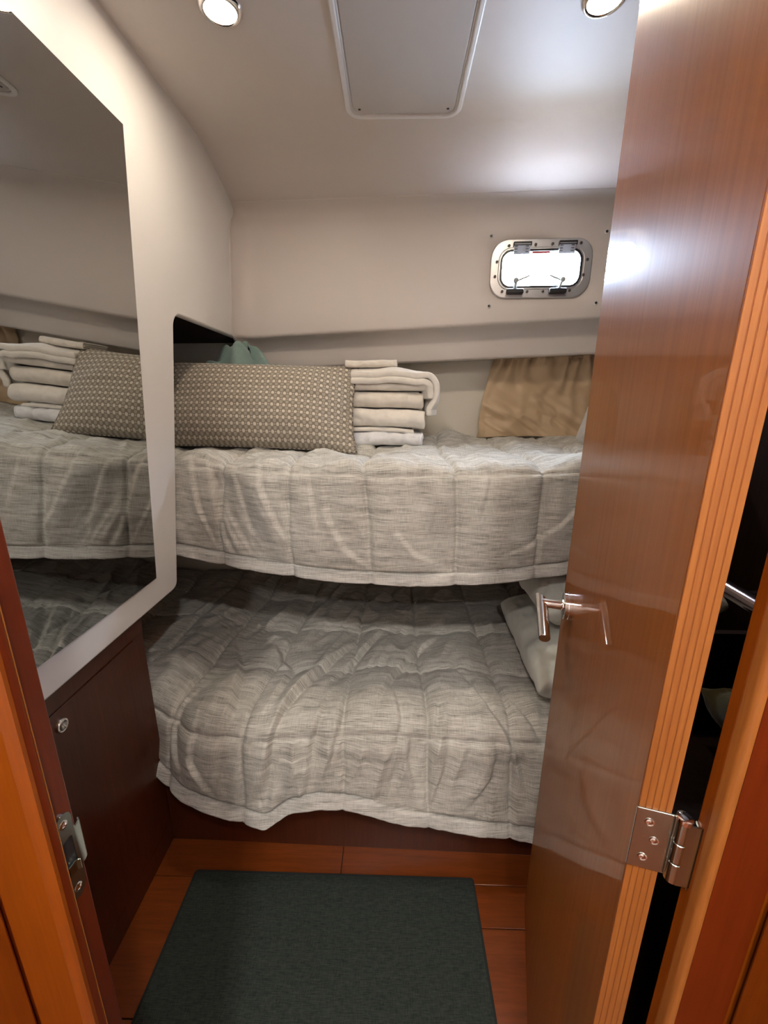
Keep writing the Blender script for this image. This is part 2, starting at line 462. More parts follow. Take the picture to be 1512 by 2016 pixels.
# ------------------------------------------------------------------ hull side, niche and outer shell
mb = MB()
xa, xb = -1.2, XR+.05
mb.prism([(xa, yh(xa)), (xb, yh(xb)), (xb, yh(xb)+.02), (xa, yh(xa)+.02)], lambda p, k: (p[0], p[1], (.0, 1.66)[k]))
build('wall_hull', mb, M['hull'], kind='structure', label='cream hull side behind the upper berth', cat='wall')
build('wall_niche', MB().box((-1.24, -1.3, 0), (-1.2, 2.16, CZ+.02)), M['shade'], kind='structure', label='end wall of the berth niche, coloured near-black for shade', cat='wall')
build('ceiling_niche', MB().box((-1.22, 1.17, 1.590), (-.625, 2.14, 1.61)).box((-.640, 1.815, 1.472), (-.600, 2.14, 1.66)), M['shade'], kind='structure', label='underside above the niche of the berths, near-black for shade, with an added daylight block', cat='ceiling')  # second box is added, unseen, to stop daylight leaking into the niche
build('wall_foot', MB().box((-1.22, 1.15, .80), (-.69, 1.17, 1.61)), M['shade'], kind='structure', label='panel closing the niche behind the white panel, coloured near-black for shade', cat='wall')
build('wall_right', MB().box((XR, .22, 0), (XR+.02, 2.12, CZ+.03)), M['shade'], kind='structure', label='wooden wall behind the open door, coloured near-black for shade', cat='wall')

# ------------------------------------------------------------------ left liner (leans inwards) with cut-out towards the berths
def arc(c, r, a0, a1, n=8): return [(c[0]+r*math.cos(math.radians(a0+(a1-a0)*k/n)), c[1]+r*math.sin(math.radians(a0+(a1-a0)*k/n))) for k in range(n+1)]
poly = [(.25, .783), (1.150, .785)] + arc((1.156, .810), .024, -80, 4, 6) + arc((1.291, 1.536), .040, 176, 92, 8) + [(1.80, 1.5735), (1.80, 2.10), (.25, 2.10)]
wl = build('wall_left', MB().prism(poly, lambda p, k: (lx(p[1])-(.022 if k else 0), p[0], p[1])), M['panel'], bevel=.006, seg=3, kind='structure',
           label='white moulded side panel cut away towards the berths', cat='wall')

# mirror on it
mir = thing('mirror', 'tall frameless mirror on the white side panel', 'mirror', (lx(.865), .68, .865))
f = lambda p, k: (lx(p[1])+.0005+(.005 if k else 0)*1.0, p[0], p[1])
mp = [(.30, .865), (1.061, .865), (1.075, 1.918), (.30, 1.918)]
build('glass', MB().prism(mp, f), M['mirror'], mir, bevel=.0015, seg=1, smooth=0)

# ------------------------------------------------------------------ front bulkhead round the doorway
wf = build('wall_front', MB().box((-1.22, .225, 0), (-.345, .292, CZ+.02)).box((.335, .225, 0), (XR+.02, .292, CZ+.02)).box((-.345, .225, 2.05), (.335, .292, CZ+.02)),
           M['mahog'], kind='structure', label='wooden bulkhead with the doorway', cat='wall')
def extr(poly, z0, z1): return MB().prism(poly, lambda p, k: (p[0], p[1], (z0, z1)[k]))
ZT = 2.05
tl = build('trim_1', extr([(-.2985, .300), (-.350, .300), (-.350, .258), (-.297, .258), (-.2905, .261), (-.2895, .266), (-.2895, .2735), (-.2985, .2745)], 0, ZT), M['jambred'], bevel=.0012, kind='structure',
           label='left door jamb of red-brown wood with a steel strike plate', cat='door frame')
build('stop_bead', extr([(-.2893, .2738), (-.2975, .2742), (-.2975, .2775), (-.2925, .2772)], 0, ZT), M['edge'], tl, smooth=0)
build('jamb_edging', extr([(-.2893, .2655), (-.2893, .262), (-.2955, .2565), (-.3370, .2565), (-.3370, .2582), (-.296, .2590), (-.2915, .2625), (-.2905, .2655)], 0, ZT), M['jamb'], tl)
tr = build('trim_2', extr([(.2745, .2965), (.335, .2965), (.335, .2743), (.2810, .2743), (.2762, .280), (.2762, .2855), (.2745, .2860)], 0, ZT), M['jamb'], bevel=.001, kind='structure',
           label='right door jamb of orange wood carrying the steel hinge', cat='door frame')
rp = [(.2740, .2850)] + [(.2800-.006*math.cos(math.radians(a)), .2785-.006*math.sin(math.radians(a))) for a in range(0, 91, 10)] + [(.2815, .2742), (.2760, .2850)]
build('jamb_edging', extr(rp, 0, ZT), M['edge'], tr, smooth=50)
build('jamb_facing', extr([(.2805, .2743), (.2805, .2725), (.3265, .2725), (.3265, .2743)], 0, ZT), M['jambred'], tr)
build('trim_3', extr([(-.3385, .2560), (-.42, .2560), (-.42, -.10), (-.3385, -.10)], 0, CZ), M['jamb'], bevel=.003, kind='structure', label='orange wood passage panel left of the doorway', cat='panel')
build('trim_4', extr([(.3295, .2705), (.41, .2705), (.41, -.10), (.3295, -.10)], 0, CZ), M['jamb'], bevel=.003, kind='structure', label='orange wood passage panel right of the doorway', cat='panel')
build('ceiling_passage', MB().box((-1.2, -1.3, CZ), (1.1, .225, CZ+.03)), M['liner'], kind='structure', label='white ceiling of the passage outside the cabin', cat='ceiling')
build('wall_passage', MB().box((-1.2, -1.3, 0), (1.1, -1.27, CZ)).box((-.47, -1.28, 0), (-.43, -.10, CZ)).box((.42, -1.28, 0), (.46, -.10, CZ)).box((-1.2, -.12, 0), (-.422, -.10, CZ)).box((.412, -.12, 0), (1.1, -.10, CZ)), M['liner'], kind='structure', label='white walls of the passage outside the cabin', cat='wall')

# strike plate on the left jamb
def jl(y, z, d): return (-.2985+d, y, z)
st = MB()
out = arc((.2865, .9755), .0095, 0, 180, 8) + [(.277, .905)] + arc((.2865, .8965), .0095, 180, 360, 8)
inn = [(.2925, .955), (.2905, .957), (.2825, .957), (.2805, .955), (.2805, .918), (.2825, .916), (.2905, .916), (.2925, .918)]
def resamp(poly, n):
    p = np.array(poly+[poly[0]]); L = np.r_[0, np.cumsum(np.linalg.norm(np.diff(p, axis=0), axis=1))]
    t = np.linspace(0, L[-1], n, endpoint=False); return [(np.interp(q, L, p[:, 0]), np.interp(q, L, p[:, 1])) for q in t]
def align(poly, c):
    a = [math.atan2((q[1]-c[1]), (q[0]-c[0])*3) % (2*math.pi) for q in poly]; k = int(np.argmin(a)); poly = poly[k:]+poly[:k]
    return poly
def ccw(p):
    A = sum(p[i][0]*p[(i+1) % len(p)][1]-p[(i+1) % len(p)][0]*p[i][1] for i in range(len(p))); return p if A > 0 else p[::-1]
cc = (.2865, .936)
O = align(resamp(ccw(out), 48), cc); I = align(resamp(ccw(inn), 48), cc)
st.ring(O, I, lambda p, k: jl(p[0], p[1], .0004+.0014*k))
sp = build('strike_plate', st, M['plate'], tl, smooth=40, label='steel strike plate')
# thin black sheet for the shade inside the latch recess, curved lip
build('recess_shade', MB().box((-.2984, .2806, .9165), (-.2980, .2924, .9565)), M['black'], sp)
lip = MB()
prof2 = [(.2960, -.2972), (.3010, -.2972), (.3050, -.2985), (.3075, -.3015), (.3065, -.3022), (.3043, -.2998), (.3006, -.2985), (.2960, -.2985)]
lip.prism(prof2, lambda p, k: (p[1], p[0], (.914, .9585)[k]))
build('strike_lip', lip, M['plate'], sp, smooth=50)
tng = MB(); tng.prism([(.2815, -.2972), (.2900, -.2968), (.2915, -.2930), (.2905, -.2925), (.2892, -.2955), (.2815, -.2960)], lambda p, k: (p[1], p[0], (.917, .928)[k]))
build('strike_tongue', tng, M['plate'], sp, smooth=50)
for z in (.9745, .8985):
    build('screw', MB().lathe((-.2968, .2865, z), (1, 0, 0), [(.0042, 0), (.0040, .0008), (.0022, .0012), (.0020, .0005)], 18), M['chrome'], sp, smooth=40)

# ------------------------------------------------------------------ portlight
tax = np.array((1, -.066, 0)); tax /= np.linalg.norm(tax)     # along the wall
nax = np.array((-.066, -1, 0)); nax /= np.linalg.norm(nax)    # towards the room
wc = np.array((WX, yw(WX), WZ))
def wp(a, b, c): return wc + tax*a + np.array((0, 0, 1.))*b + nax*c
win = thing('window_1', 'small rounded portlight with aluminium frame and two latches', 'window', tuple(wc), kind='structure')
fo, fi = rrect(.350, .190, .058, 8), rrect(.290, .130, .040, 8)
build('frame', MB().ring(fo, fi, lambda p, k: wp(p[0], p[1], -.002+.010*k)), M['alu'], win, bevel=.0035, seg=3, smooth=50)
build('frame_lip', MB().ring(rrect(.292, .132, .041, 8), rrect(.282, .122, .037, 8), lambda p, k: wp(p[0], p[1], .002+.0075*k)), M['alu'], win, smooth=50)
build('gasket', MB().ring(rrect(.284, .124, .037, 8), rrect(.268, .110, .032, 8), lambda p, k: wp(p[0], p[1], .004+.0055*k)), M['black'], win, smooth=50)
build('pane', MB().prism(rrect(.270, .112, .033, 8), lambda p, k: wp(p[0], p[1], .0065+.0025*k)), M['glass'], win, smooth=0)
build('label_strip', MB().obox(wp(0, 0, 0), tax, (0, 0, 1), nax, (-.035, .028), (.0475, .0545), (.0092, .0097)), M['red'], win)
for a in (-.070, .084):
    hb = build('hinge', MB().obox(wp(a, 0, 0), tax, (0, 0, 1), nax, (-.031, .031), (.070, .083), (.006, .022)), M['black'], win, bevel=.002)
    q = MB()
    q.prism([(.0765, .020), (.0765, .023), (.045, .012), (.045, .008)], lambda p, k: wp(a+(-.029, .027)[k], p[0], p[1]))
    build('hinge_plate', q, M['grey'], hb, bevel=.0015)
    for s_ in (-.021, .017):
        for zz in (.068, .060, .052):
            build('hinge_slot', MB().obox(wp(a, 0, 0), tax, (0, 0, 1), nax, (s_-.006, s_+.004), (zz-.001, zz+.001), (.0125+(zz-.045)*.35, .0135+(zz-.045)*.35)), M['black'], hb)
for a, sgn in ((-.085, 1), (.064, -1)):
    lb = build('latch', MB().obox(wp(a, 0, 0), tax, (0, 0, 1), nax, (-.030, .030), (-.083, -.066), (.006, .026)), M['black'], win, bevel=.004)
    kx = a+(.0 if sgn > 0 else .012)
    build('latch_post', MB().cyl(wp(a if sgn > 0 else a+.003, -.068, .018), wp(kx, -.040, .020), .0055), M['frost'], lb)
    build('latch_knob', MB().lathe(wp(kx, -.040, .014), nax, [(.006, 0), (.0095, .003), (.0095, .012), (.006, .015)], 20), M['frost'], lb, smooth=50)
    build('latch_arm', MB().cyl(wp(kx+.008*sgn, -.040, .022), wp(kx+.046*sgn, -.026, .024), .0032, .0028, 12), M['frost'], lb)
for (cx_, cy_) in ((267,217),(487,207),(626,200),(857,192),(923,327),(903,455),(803,587),(581,597),(447,600),(234,602),(165,475),(174,352)):
    a = (cx_-545)/845*.350; b = -(cy_-(403-.028*(cx_-545)))/500*.190
    build('screw', MB().lathe(wp(a, b, .0105), nax, [(.0048, 0), (.0046, .0012), (.0022, .0018), (.0020, .001)], 16), M['darkscrew'], win, smooth=40)

# ------------------------------------------------------------------ ceiling hatch panel
hp = thing('ceiling_panel', 'rectangular white access panel with moulded rim in the ceiling', 'panel', (.013, 1.0, CZ-.012))
def hq(p, z): return (p[0], p[1], z)
cxh, cyh, wh, hh = .0150, 1.020, .305, .722
def ringpanel(o, i, r0, r1, z0, z1):
    return MB().ring(rrect(o[0], o[1], r0, 8, (cxh, cyh)), rrect(i[0], i[1], r1, 8, (cxh, cyh)), lambda p, k: hq(p, (z0, z1)[k]))
build('rim', ringpanel((wh, hh), (wh-.026, hh-.026), .042, .030, CZ+.001, CZ-.008), M['panel'], hp, bevel=.0035, seg=3, smooth=50)
build('inner_rim', ringpanel((wh-.0262, hh-.0262), (wh-.034, hh-.034), .030, .026, CZ+.001, CZ-.003), M['panel'], hp, bevel=.001, smooth=50)
build('plate', MB().prism(rrect(wh-.038, hh-.038, .024, 8, (cxh, cyh)), lambda p, k: hq(p, (CZ+.001, CZ-.004)[k])), M['ceil'], hp, bevel=.001, smooth=50)
for sx in (-1, 1):
    for y in (cyh+hh/2-.036, cyh-.02, cyh-hh/2+.036):
        build('screw', MB().lathe((cxh+sx*(wh/2-.036), y, CZ-.0035), (0, 0, -1), [(.0036, 0), (.0034, .0012), (.002, .0014)], 14), M['black'], hp, smooth=40)

# ------------------------------------------------------------------ downlights
def downlight(x, y, label, lens, group):
    t = thing('downlight', label, 'ceiling light', (x, y, CZ), group)
    o = (x, y, CZ+.002); d = (0, 0, -1)
    build('ring', MB().lathe(o, d, [(.043, 0), (.043, .003), (.040, .008), (.035, .011), (.032, .0105), (.030, .008), (.029, 0)], 48, caps=False), M['chrome'], t, smooth=60)
    build('lens', MB().lathe(o, d, [(.0292, .002), (.0292, .0085), (.027, .0100), (.001, .0104)], 40), lens, t, smooth=60)
downlight(-.352, 1.047, 'lit chrome-ringed downlight left of the ceiling panel', M['lens'], 'downlights')
downlight(.392, 1.037, 'lit chrome-ringed downlight next to the door', M['lens'], 'downlights')
downlight(-.20, -.32, 'unseen downlight added on the left of the passage ceiling', M['hall_lens'], 'added passage lights')  # unseen passage lights, added in place of daylight from behind the camera
downlight(.20, -.32, 'unseen downlight added on the right of the passage ceiling', M['hall_lens'], 'added passage lights')
downlight(0, -.95, 'unseen downlight added at the far end of the passage', M['hall_lens'], 'added passage lights')

# ------------------------------------------------------------------ door
dd = np.array((.142, .53, 0)); dd /= np.linalg.norm(dd)
dn = np.array((-dd[1], dd[0], 0))                 # visible face points this way
DP = np.array((.23, .31, 0)); DW = .5515; DT = .027; ZU = np.array((0, 0, 1.))
door = thing('door_1', 'glossy brown veneered cabin door standing open', 'door', tuple(DP), kind='structure')
build('leaf', MB().obox(DP, dd, dn, ZU, (.0012, DW), (-DT, 0), (.012, 2.02)), M['door'], door, bevel=.0012, smooth=0)
nst = 5
for k in range(nst):
    a0 = -DT+DT*k/nst; a1 = a0+DT/nst
    build('edge_strip', MB().obox(DP, dd, dn, ZU, (-.0004, .0016), (a0+.0003, a1-.0003), (.012, 2.02)), M['edge'], door, bevel=.0003, seg=1, smooth=0)
build('edge_glue', MB().obox(DP, dd, dn, ZU, (.0001, .0015), (-DT+.0001, -.0001), (.0125, 2.0195)), M['edgeline'], door, smooth=0)
def dpnt(s, off, z): return DP + dd*s + dn*off + ZU*z
hd = build('lever_handle', MB().lathe(dpnt(.452, 0, .963), dn, [(.0265, 0), (.0265, .0065), (.0258, .0072), (.0258, .0078), (.0265, .0085), (.0265, .0140), (.0250, .0150)], 48), M['chrome'], door, smooth=35, label='chrome lever handle')
build('neck', MB().lathe(dpnt(.452, .014, .963), dn, [(.0115, 0), (.0112, .003), (.0092, .004), (.0092, .040)], 32), M['chrome'], hd, smooth=35)
lv = MB(); p0 = dpnt(.466, .054, .966); p1 = dpnt(.372, .051, .931)
lv.cyl(p0, p1, .0108, .0100, 36)
V = [np.array(q) for q in lv.v]
ax = (p1-p0)/np.linalg.norm(p1-p0)
for i in range(36):                              # mitred root of the lever
    h = (V[i]-p0)@dn; V[i] = V[i] + ax*(-h*.9)
lv.v = [tuple(q) for q in V]
build('lever', lv, M['chrome'], hd, bevel=.0008, smooth=35)
build('rear_rose', MB().lathe(dpnt(.452, -DT, .963), -dn, [(.0265, 0), (.0265, .0140), (.0250, .0150)], 40), M['chrome'], hd, smooth=35)
build('rear_lever', MB().cyl(dpnt(.452, -DT, .963), dpnt(.452, -DT-.05, .963), .0092).cyl(dpnt(.46, -DT-.052, .963), dpnt(.36, -DT-.05, .935), .0105), M['chrome'], hd, smooth=35)
# hinge
hz0, hz1 = .918, .988
pin = dpnt(-.0045, -DT-.0085, 0)
hg = build('hinge', MB().obox(DP, dd, dn, ZU, (-.0022, -.0002), (-DT-.004, .0012), (hz0, hz1)), M['plate'], door, bevel=.0004, seg=1, smooth=0, label='steel butt hinge')
def knuckle(z0, z1, r=.0062): return MB().lathe(pin+ZU*z0, (0, 0, 1), [(r-.0006, 0), (r, .0006), (r, z1-z0-.0006), (r-.0006, z1-z0)], 28)
L3 = (hz1-hz0)/3
build('knuckle', knuckle(hz0, hz0+L3-.0006), M['plate'], hg, smooth=35); build('knuckle', knuckle(hz0+L3+.0006, hz0+2*L3-.0006, .0064), M['plate'], hg, smooth=35); build('knuckle', knuckle(hz0+2*L3, hz1), M['plate'], hg, smooth=35)
build('hinge_pin', knuckle(hz0-.001, hz1+.004, .0066) if False else MB().lathe(pin+ZU*(hz1-.001), (0, 0, 1), [(.0066, 0), (.0068, .002), (.0066, .0045), (.004, .006)], 28), M['chrome'], hg, smooth=40)
for (w_, z_) in ((-.0105, hz1-.014), (-.0170, hz1-.034), (-.0105, hz0+.014)):
    build('screw', MB().lathe(dpnt(-.0022, w_, z_), -dd, [(.0042, 0), (.0040, .0007), (.0030, .0004), (.0022, .0009)], 20), M['chrome'], hg, smooth=35)
# leaf of the hinge on the jamb, with a slanting outer end
jx = .2742
jlf = MB(); jlf.prism([(pin[1], hz0), (.2885, hz0-.004), (.2885, hz1-.006), (pin[1], hz1)], lambda p, k: (jx-.0018*k, p[0], p[1]))
build('jamb_leaf', jlf, M['plate'], hg, bevel=.0004, seg=1, smooth=0)
build('knuckle_web', MB().prism([(pin[0], pin[1]-.0045), (jx, pin[1]-.0065), (jx, pin[1]-.0085), (pin[0], pin[1]-.0062)], lambda p, k: (p[0], p[1], (hz0, hz1)[k])), M['plate'], hg, smooth=0)
for (y_, z_) in ((.2935, hz1-.014), (.3000, hz1-.033), (.2940, hz0+.014)):
    build('screw', MB().lathe((jx-.0017, y_, z_), (-1, 0, 0), [(.0042, 0), (.0040, .0007), (.0030, .0004), (.0022, .0009)], 20), M['chrome'], hg, smooth=35)

# ------------------------------------------------------------------ cabinet on the left
cb = thing('cabinet', 'low dark wood cabinet under the white side panel', 'cabinet', (-.90, .64, 0))
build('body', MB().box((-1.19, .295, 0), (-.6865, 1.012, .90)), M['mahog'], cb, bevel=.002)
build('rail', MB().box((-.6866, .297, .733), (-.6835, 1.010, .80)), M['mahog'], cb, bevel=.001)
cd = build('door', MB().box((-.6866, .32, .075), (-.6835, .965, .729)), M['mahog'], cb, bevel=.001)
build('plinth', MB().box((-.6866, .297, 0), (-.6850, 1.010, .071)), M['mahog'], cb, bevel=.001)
pb = build('push_latch', MB().lathe((-.6836, .708, .693), (1, 0, 0), [(.0150, 0), (.0150, .003), (.0135, .0048), (.0105, .0050), (.0098, .0035)], 36), M['chrome'], cd, smooth=40, label='round chrome push-button latch')
build('button', MB().lathe((-.6836, .708, .693), (1, 0, 0), [(.0095, .002), (.0095, .0060), (.0085, .0068)], 30), M['steel'], pb, smooth=40)
build('thumb_turn', MB().obox((-.6836, .708, .693), (0, .85, .53), (0, -.53, .85), (1, 0, 0), (-.0016, .0016), (-.0065, .0065), (.0065, .0082)), M['chrome'], pb, bevel=.0006)

# ------------------------------------------------------------------ berths
bl = thing('lower_berth', 'dark wood base of the lower berth above the floor', 'bunk bed', (0, 1.4, 0))
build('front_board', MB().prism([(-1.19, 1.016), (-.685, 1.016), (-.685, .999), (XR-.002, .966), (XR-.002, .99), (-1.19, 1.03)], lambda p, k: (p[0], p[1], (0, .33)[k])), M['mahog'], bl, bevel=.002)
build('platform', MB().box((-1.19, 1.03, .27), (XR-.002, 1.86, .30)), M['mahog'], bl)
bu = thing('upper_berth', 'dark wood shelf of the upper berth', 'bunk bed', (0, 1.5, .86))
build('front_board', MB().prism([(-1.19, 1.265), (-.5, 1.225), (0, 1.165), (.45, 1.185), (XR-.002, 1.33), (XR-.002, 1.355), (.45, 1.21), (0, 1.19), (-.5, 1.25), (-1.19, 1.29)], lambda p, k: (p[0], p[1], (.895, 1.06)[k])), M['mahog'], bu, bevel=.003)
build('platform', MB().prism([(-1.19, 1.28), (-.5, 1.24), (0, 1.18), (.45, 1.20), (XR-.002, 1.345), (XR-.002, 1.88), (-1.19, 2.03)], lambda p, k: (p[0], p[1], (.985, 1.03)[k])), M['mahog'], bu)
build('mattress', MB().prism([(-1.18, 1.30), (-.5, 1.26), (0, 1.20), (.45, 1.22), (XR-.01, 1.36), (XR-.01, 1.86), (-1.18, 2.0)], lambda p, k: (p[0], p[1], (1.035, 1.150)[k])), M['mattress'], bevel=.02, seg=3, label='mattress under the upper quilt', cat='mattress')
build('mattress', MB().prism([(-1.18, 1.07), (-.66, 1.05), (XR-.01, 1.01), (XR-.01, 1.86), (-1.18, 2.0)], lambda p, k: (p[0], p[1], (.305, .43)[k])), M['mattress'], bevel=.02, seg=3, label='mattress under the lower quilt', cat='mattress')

# quilt surfaces ------------------------------------------------------
def quilt_surface(x0, x1, nx, nv, front, ztop, hem, back, rad, flare, disp, hemw=.034, sfun=None):
    """front(x)->y of the hanging face, hem(x)->z of lower edge. v runs from back to hem in metres of arc."""
    X = np.linspace(x0, x1, nx)
    fy = front(X); hz = hem(X); by = back(X)
    ltop = by-(fy+rad); larc = rad*math.pi/2; ldrop = (ztop-rad)-hz
    P = np.zeros((nx, nv, 3)); UV = np.zeros((nx, nv, 2))
    t = np.linspace(0, 1, nv)
    # denser on the hanging face
    for i in range(nx):
        L = ltop[i]+larc+ldrop[i]
        s = t*L
        y = np.where(s < ltop[i], by[i]-s, 0.); z = np.full(nv, ztop*1.0)
        a = np.clip((s-ltop[i])/rad, 0, math.pi/2)
        m = (s >= ltop[i])
        y = np.where(m, fy[i]+rad-rad*np.sin(a), y); z = np.where(m, ztop-rad+rad*np.cos(a), z)
        d = np.clip(s-ltop[i]-larc, 0, None)
        z = z-d; y = y-flare(X[i])*np.clip(d/ldrop[i], 0, 1)**1.2*(m)
        P[i, :, 0] = X[i]; P[i, :, 1] = y; P[i, :, 2] = z
        UV[i, :, 0] = X[i]; UV[i, :, 1] = (s-ltop[i])          # v = 0 at the crest, positive down the face
    return P, UV, ldrop+larc

def quilt_thing(P, UV, rest, label, cat, group):
    lo = P.reshape(-1, 3).min(0); hi = P.reshape(-1, 3).max(0)
    root = thing('quilt', label, cat, (float(lo[0]+hi[0])/2, float(lo[1]+hi[1])/2, float(lo[2])), group)
    mb = MB(); mb.grid(P, UV)
    n, m = P.shape[:2]
    rf = (rest[:-1, :-1]+rest[1:, 1:])/2
    hemf = (rf < .0355).ravel()
    V_ = np.array(mb.v); U_ = np.array(mb.uv); F_ = np.array(mb.f)
    for nm, sel, mt in (('cover', ~hemf, M['quilt']), ('hem_binding', hemf, M['hem'])):
        fs = F_[sel]; used, inv = np.unique(fs, return_inverse=True)
        q = MB(); q.v = [tuple(x) for x in V_[used].tolist()]; q.uv = U_[used].tolist(); q.f = [tuple(x) for x in inv.reshape(-1, 4).tolist()]
        build(nm, q, mt, root, smooth=180, solidify=.010)
    return root
def seams(d, wdt): return np.exp(-(d/wdt)**2)

# upper quilt
front = lambda x: 1.105+.105*((x-.06)/.62)**2/(1+.18*((x-.06)/.62)**2)
hem = lambda x: .842+.030*np.clip((x-.06)/.55, -2, 2)**2*np.where(x > .06, 1.15, .75)
P, UV, LD = quilt_surface(-1.15, XR-.012, 520, 330, front, 1.172, hem, lambda x: yh(x)-.02, .045, lambda x: .012, None)
U = UV[..., 0]; V = UV[..., 1]; LDm = LD[:, None]*np.ones_like(U)
hang = sst(V, -.02, .09)
vs = [-1.12, -.92, -.71, -.50, -.285, -.07, .165, .40, .63, .86]
wob = .006*fbm(U*3, V*4, 31)
ds = np.min([np.abs(U-x-wob-.012*np.sin(V*6+i)) for i, x in enumerate(vs)], 0)
hs = [-.72, -.47, -.22, .045]
dh = np.min([np.abs(V-v+.004*fbm(U*4, V*0, 5)) for v in hs], 0)
dhem = np.abs(LDm-V-.036)
body = sst(LDm-V, .030, .048)
puff = (1-np.exp(-(ds/.040)**.85))*(1-np.exp(-(np.minimum(dh, dhem)/.045)**.85))
h = .017*puff
h -= .0090*seams(ds, .0065)*(.5+.5*body) + .0045*seams(dh, .005)*np.clip(1.2-np.abs(U-.12)/.45*hang, .15, 1) + .006*seams(dhem, .004)
# soft hanging folds running down and to the right, plus fine creases
a = math.radians(62)
p_ = U*math.sin(a)-V*math.cos(a); q_ = U*math.cos(a)+V*math.sin(a)
h += body*hang*(.0085*fbm(p_*13, q_*3.2, 41, 2)+.0035*ridge(p_*26, q_*5, 44, 2)*sst(vnoise(U*5, V*5, 9), -.2, .5))
h += body*hang*.006*fbm(U*17, V*3+U*1.2, 51, 2)*sst(.30-V, 0, .2)
h += (1-hang)*(.010*fbm(U*9, V*9, 61, 3)+.006*ridge(U*14+V*6, V*12, 63))
h += (1-body)*(.0025*fbm(U*40, V*10, 71, 2)+.003)
FU = [([(-.56,-.02),(-.53,.10),(-.50,.24),(-.46,.33)], .010, .016), ([(-.60,.02),(-.575,.16),(-.52,.30)], .008, .014), ([(-.40,-.02),(-.375,.09),(-.33,.20),(-.28,.28)], .009, .016),
      ([(-.20,.05),(-.19,.16),(-.14,.26),(-.08,.31)], .008, .015), ([(-.01,.08),(.0,.2),(.06,.27),(.13,.30)], .006, .014), ([(.30,.275),(.38,.25),(.46,.20),(.54,.12)], .005, .013),
      ([(.26,-.04),(.25,.06),(.22,.17)], .005, .014), ([(-.47,.02),(-.44,.12),(-.41,.25)], .006, .012), ([(-.245,.02),(-.235,.1),(-.215,.2)], .006, .012), ([(.1,.02),(.11,.12),(.09,.22)], .004, .012)]
for pts, am, wd in FU: h += body*fold(U, V, pts, am*1.0, wd, .9)
# rolled bunch of quilt by the hull side
bump_ = np.exp(-(((U-.22)/.07)**2+((V+.64)/.09)**2))*.045
h += bump_
P2 = P + normals(P)*h[..., None]*np.sign(normals(P)[:, :1, 2:3].mean())
quilt_thing(P2, UV, LDm-V, label='grey linen quilt hanging over the upper berth, under the dotted cushion', cat='quilt', group='quilts')

# lower quilt
def lfront(x):
    y = np.interp(x, [-1.15, -.72, -.69, -.60, -.50, -.36, -.28, -.15, .1, .38, XR], [1.07, 1.05, 1.03, .985, .955, .940, .962, .965, .955, .945, .95]); return y
def smooth1(a, k):
    ker = np.hanning(k); ker /= ker.sum(); return np.convolve(np.pad(a, k//2, mode='edge'), ker, 'valid')[:len(a)]
lf = lambda x: smooth1(lfront(x), 21)
lh = lambda x: smooth1(np.interp(x, [-1.15, -.75, -.69, -.60, -.50, -.42, -.345, -.28, -.20, -.10, .05, .20, .38, XR], [.30, .30, .275, .240, .225, .212, .192, .232, .245, .238, .205, .190, .172, .15]), 9)
P, UV, LD = quilt_surface(-1.15, XR-.012, 560, 420, lf, .472, lh, lambda x: yh(x)-.03, .085, lambda x: .052, None)
U = UV[..., 0]; V = UV[..., 1]; LDm = LD[:, None]*np.ones_like(U)
hang = sst(V, 0, .12)
# seams fan slightly to the left towards the front as the cloth is pulled round
US = U + np.where(U < 0, .10, .03)*np.clip(V+.3, -.4, .4)*np.clip(-U*2, -.3, 1)
vs = [-1.02, -.80, -.60, -.375, -.125, .10, .335, .56, .79]
wob = .006*fbm(U*3, V*4, 131)
ds = np.min([np.abs(US-x-wob) for x in vs], 0)
hs = [-.67, -.42, -.17, .085]
dh = np.min([np.abs(V-v+.008*fbm(U*4, V*0, 15)) for v in hs], 0)
dhem = np.abs(LDm-V-.036)
body = sst(LDm-V, .030, .048)
puff = (1-np.exp(-(ds/.040)**.85))*(1-np.exp(-(np.minimum(dh, dhem)/.045)**.85))
h = .019*puff
h -= .0085*seams(ds, .0065)*(.5+.5*body)+.005*seams(dh, .005)+.006*seams(dhem, .004)
h += body*(.011*fbm(U*8+V*3, V*5, 141, 3)+.008*ridge(U*15+V*5, V*5-U*3, 144, 2)*sst(vnoise(U*5, V*5, 19), -.3, .4))
h += body*hang*(.009*ridge(U*14, V*3.5, 151, 2))*sst(vnoise(U*4+9, V*6, 29), -.3, .4)
h += (1-body)*(.0025*fbm(U*40, V*10, 171, 2)+.003)
FL = [([(-.13,-.36),(-.22,-.20),(-.30,-.04),(-.345,.08),(-.36,.24)], .022, .020), ([(-.05,-.40),(-.13,-.24),(-.19,-.12)], .016, .016), ([(.18,-.40),(.08,-.28),(.0,-.14),(-.05,0)], .012, .016),
      ([(-.60,-.30),(-.50,-.14),(-.47,.02),(-.50,.16)], .014, .024), ([(-.44,-.30),(-.34,-.16),(-.36,.0)], .013, .022), ([(-.20,.0),(-.23,.10),(-.24,.22)], .014, .016), ([(-.145,.02),(-.17,.12),(-.20,.24)], .010, .014),
      ([(.22,-.12),(.28,.02),(.33,.10),(.36,.20)], .014, .016), ([(.30,-.14),(.36,.0),(.41,.10)], .012, .015), ([(.05,.06),(.04,.14),(.06,.22)], .008, .012), ([(.15,.08),(.14,.17),(.11,.25)], .007, .013),
      ([(.28,.10),(.27,.18),(.22,.25)], .010, .014), ([(-.62,.0),(-.64,.1),(-.60,.2)], .010, .016), ([(-.55,.06),(-.56,.16),(-.50,.26)], .008, .015), ([(.0,-.05),(.02,.04),(.0,.12)], .008, .012), ([(.13,-.02),(.12,.06),(.10,.1)], .008, .01)]
for pts, am, wd in FL: h += body*fold(U, V, pts, am*1.25, wd, 1.0)
nn = normals(P); sg = np.sign(nn[:, :5, 2].mean())
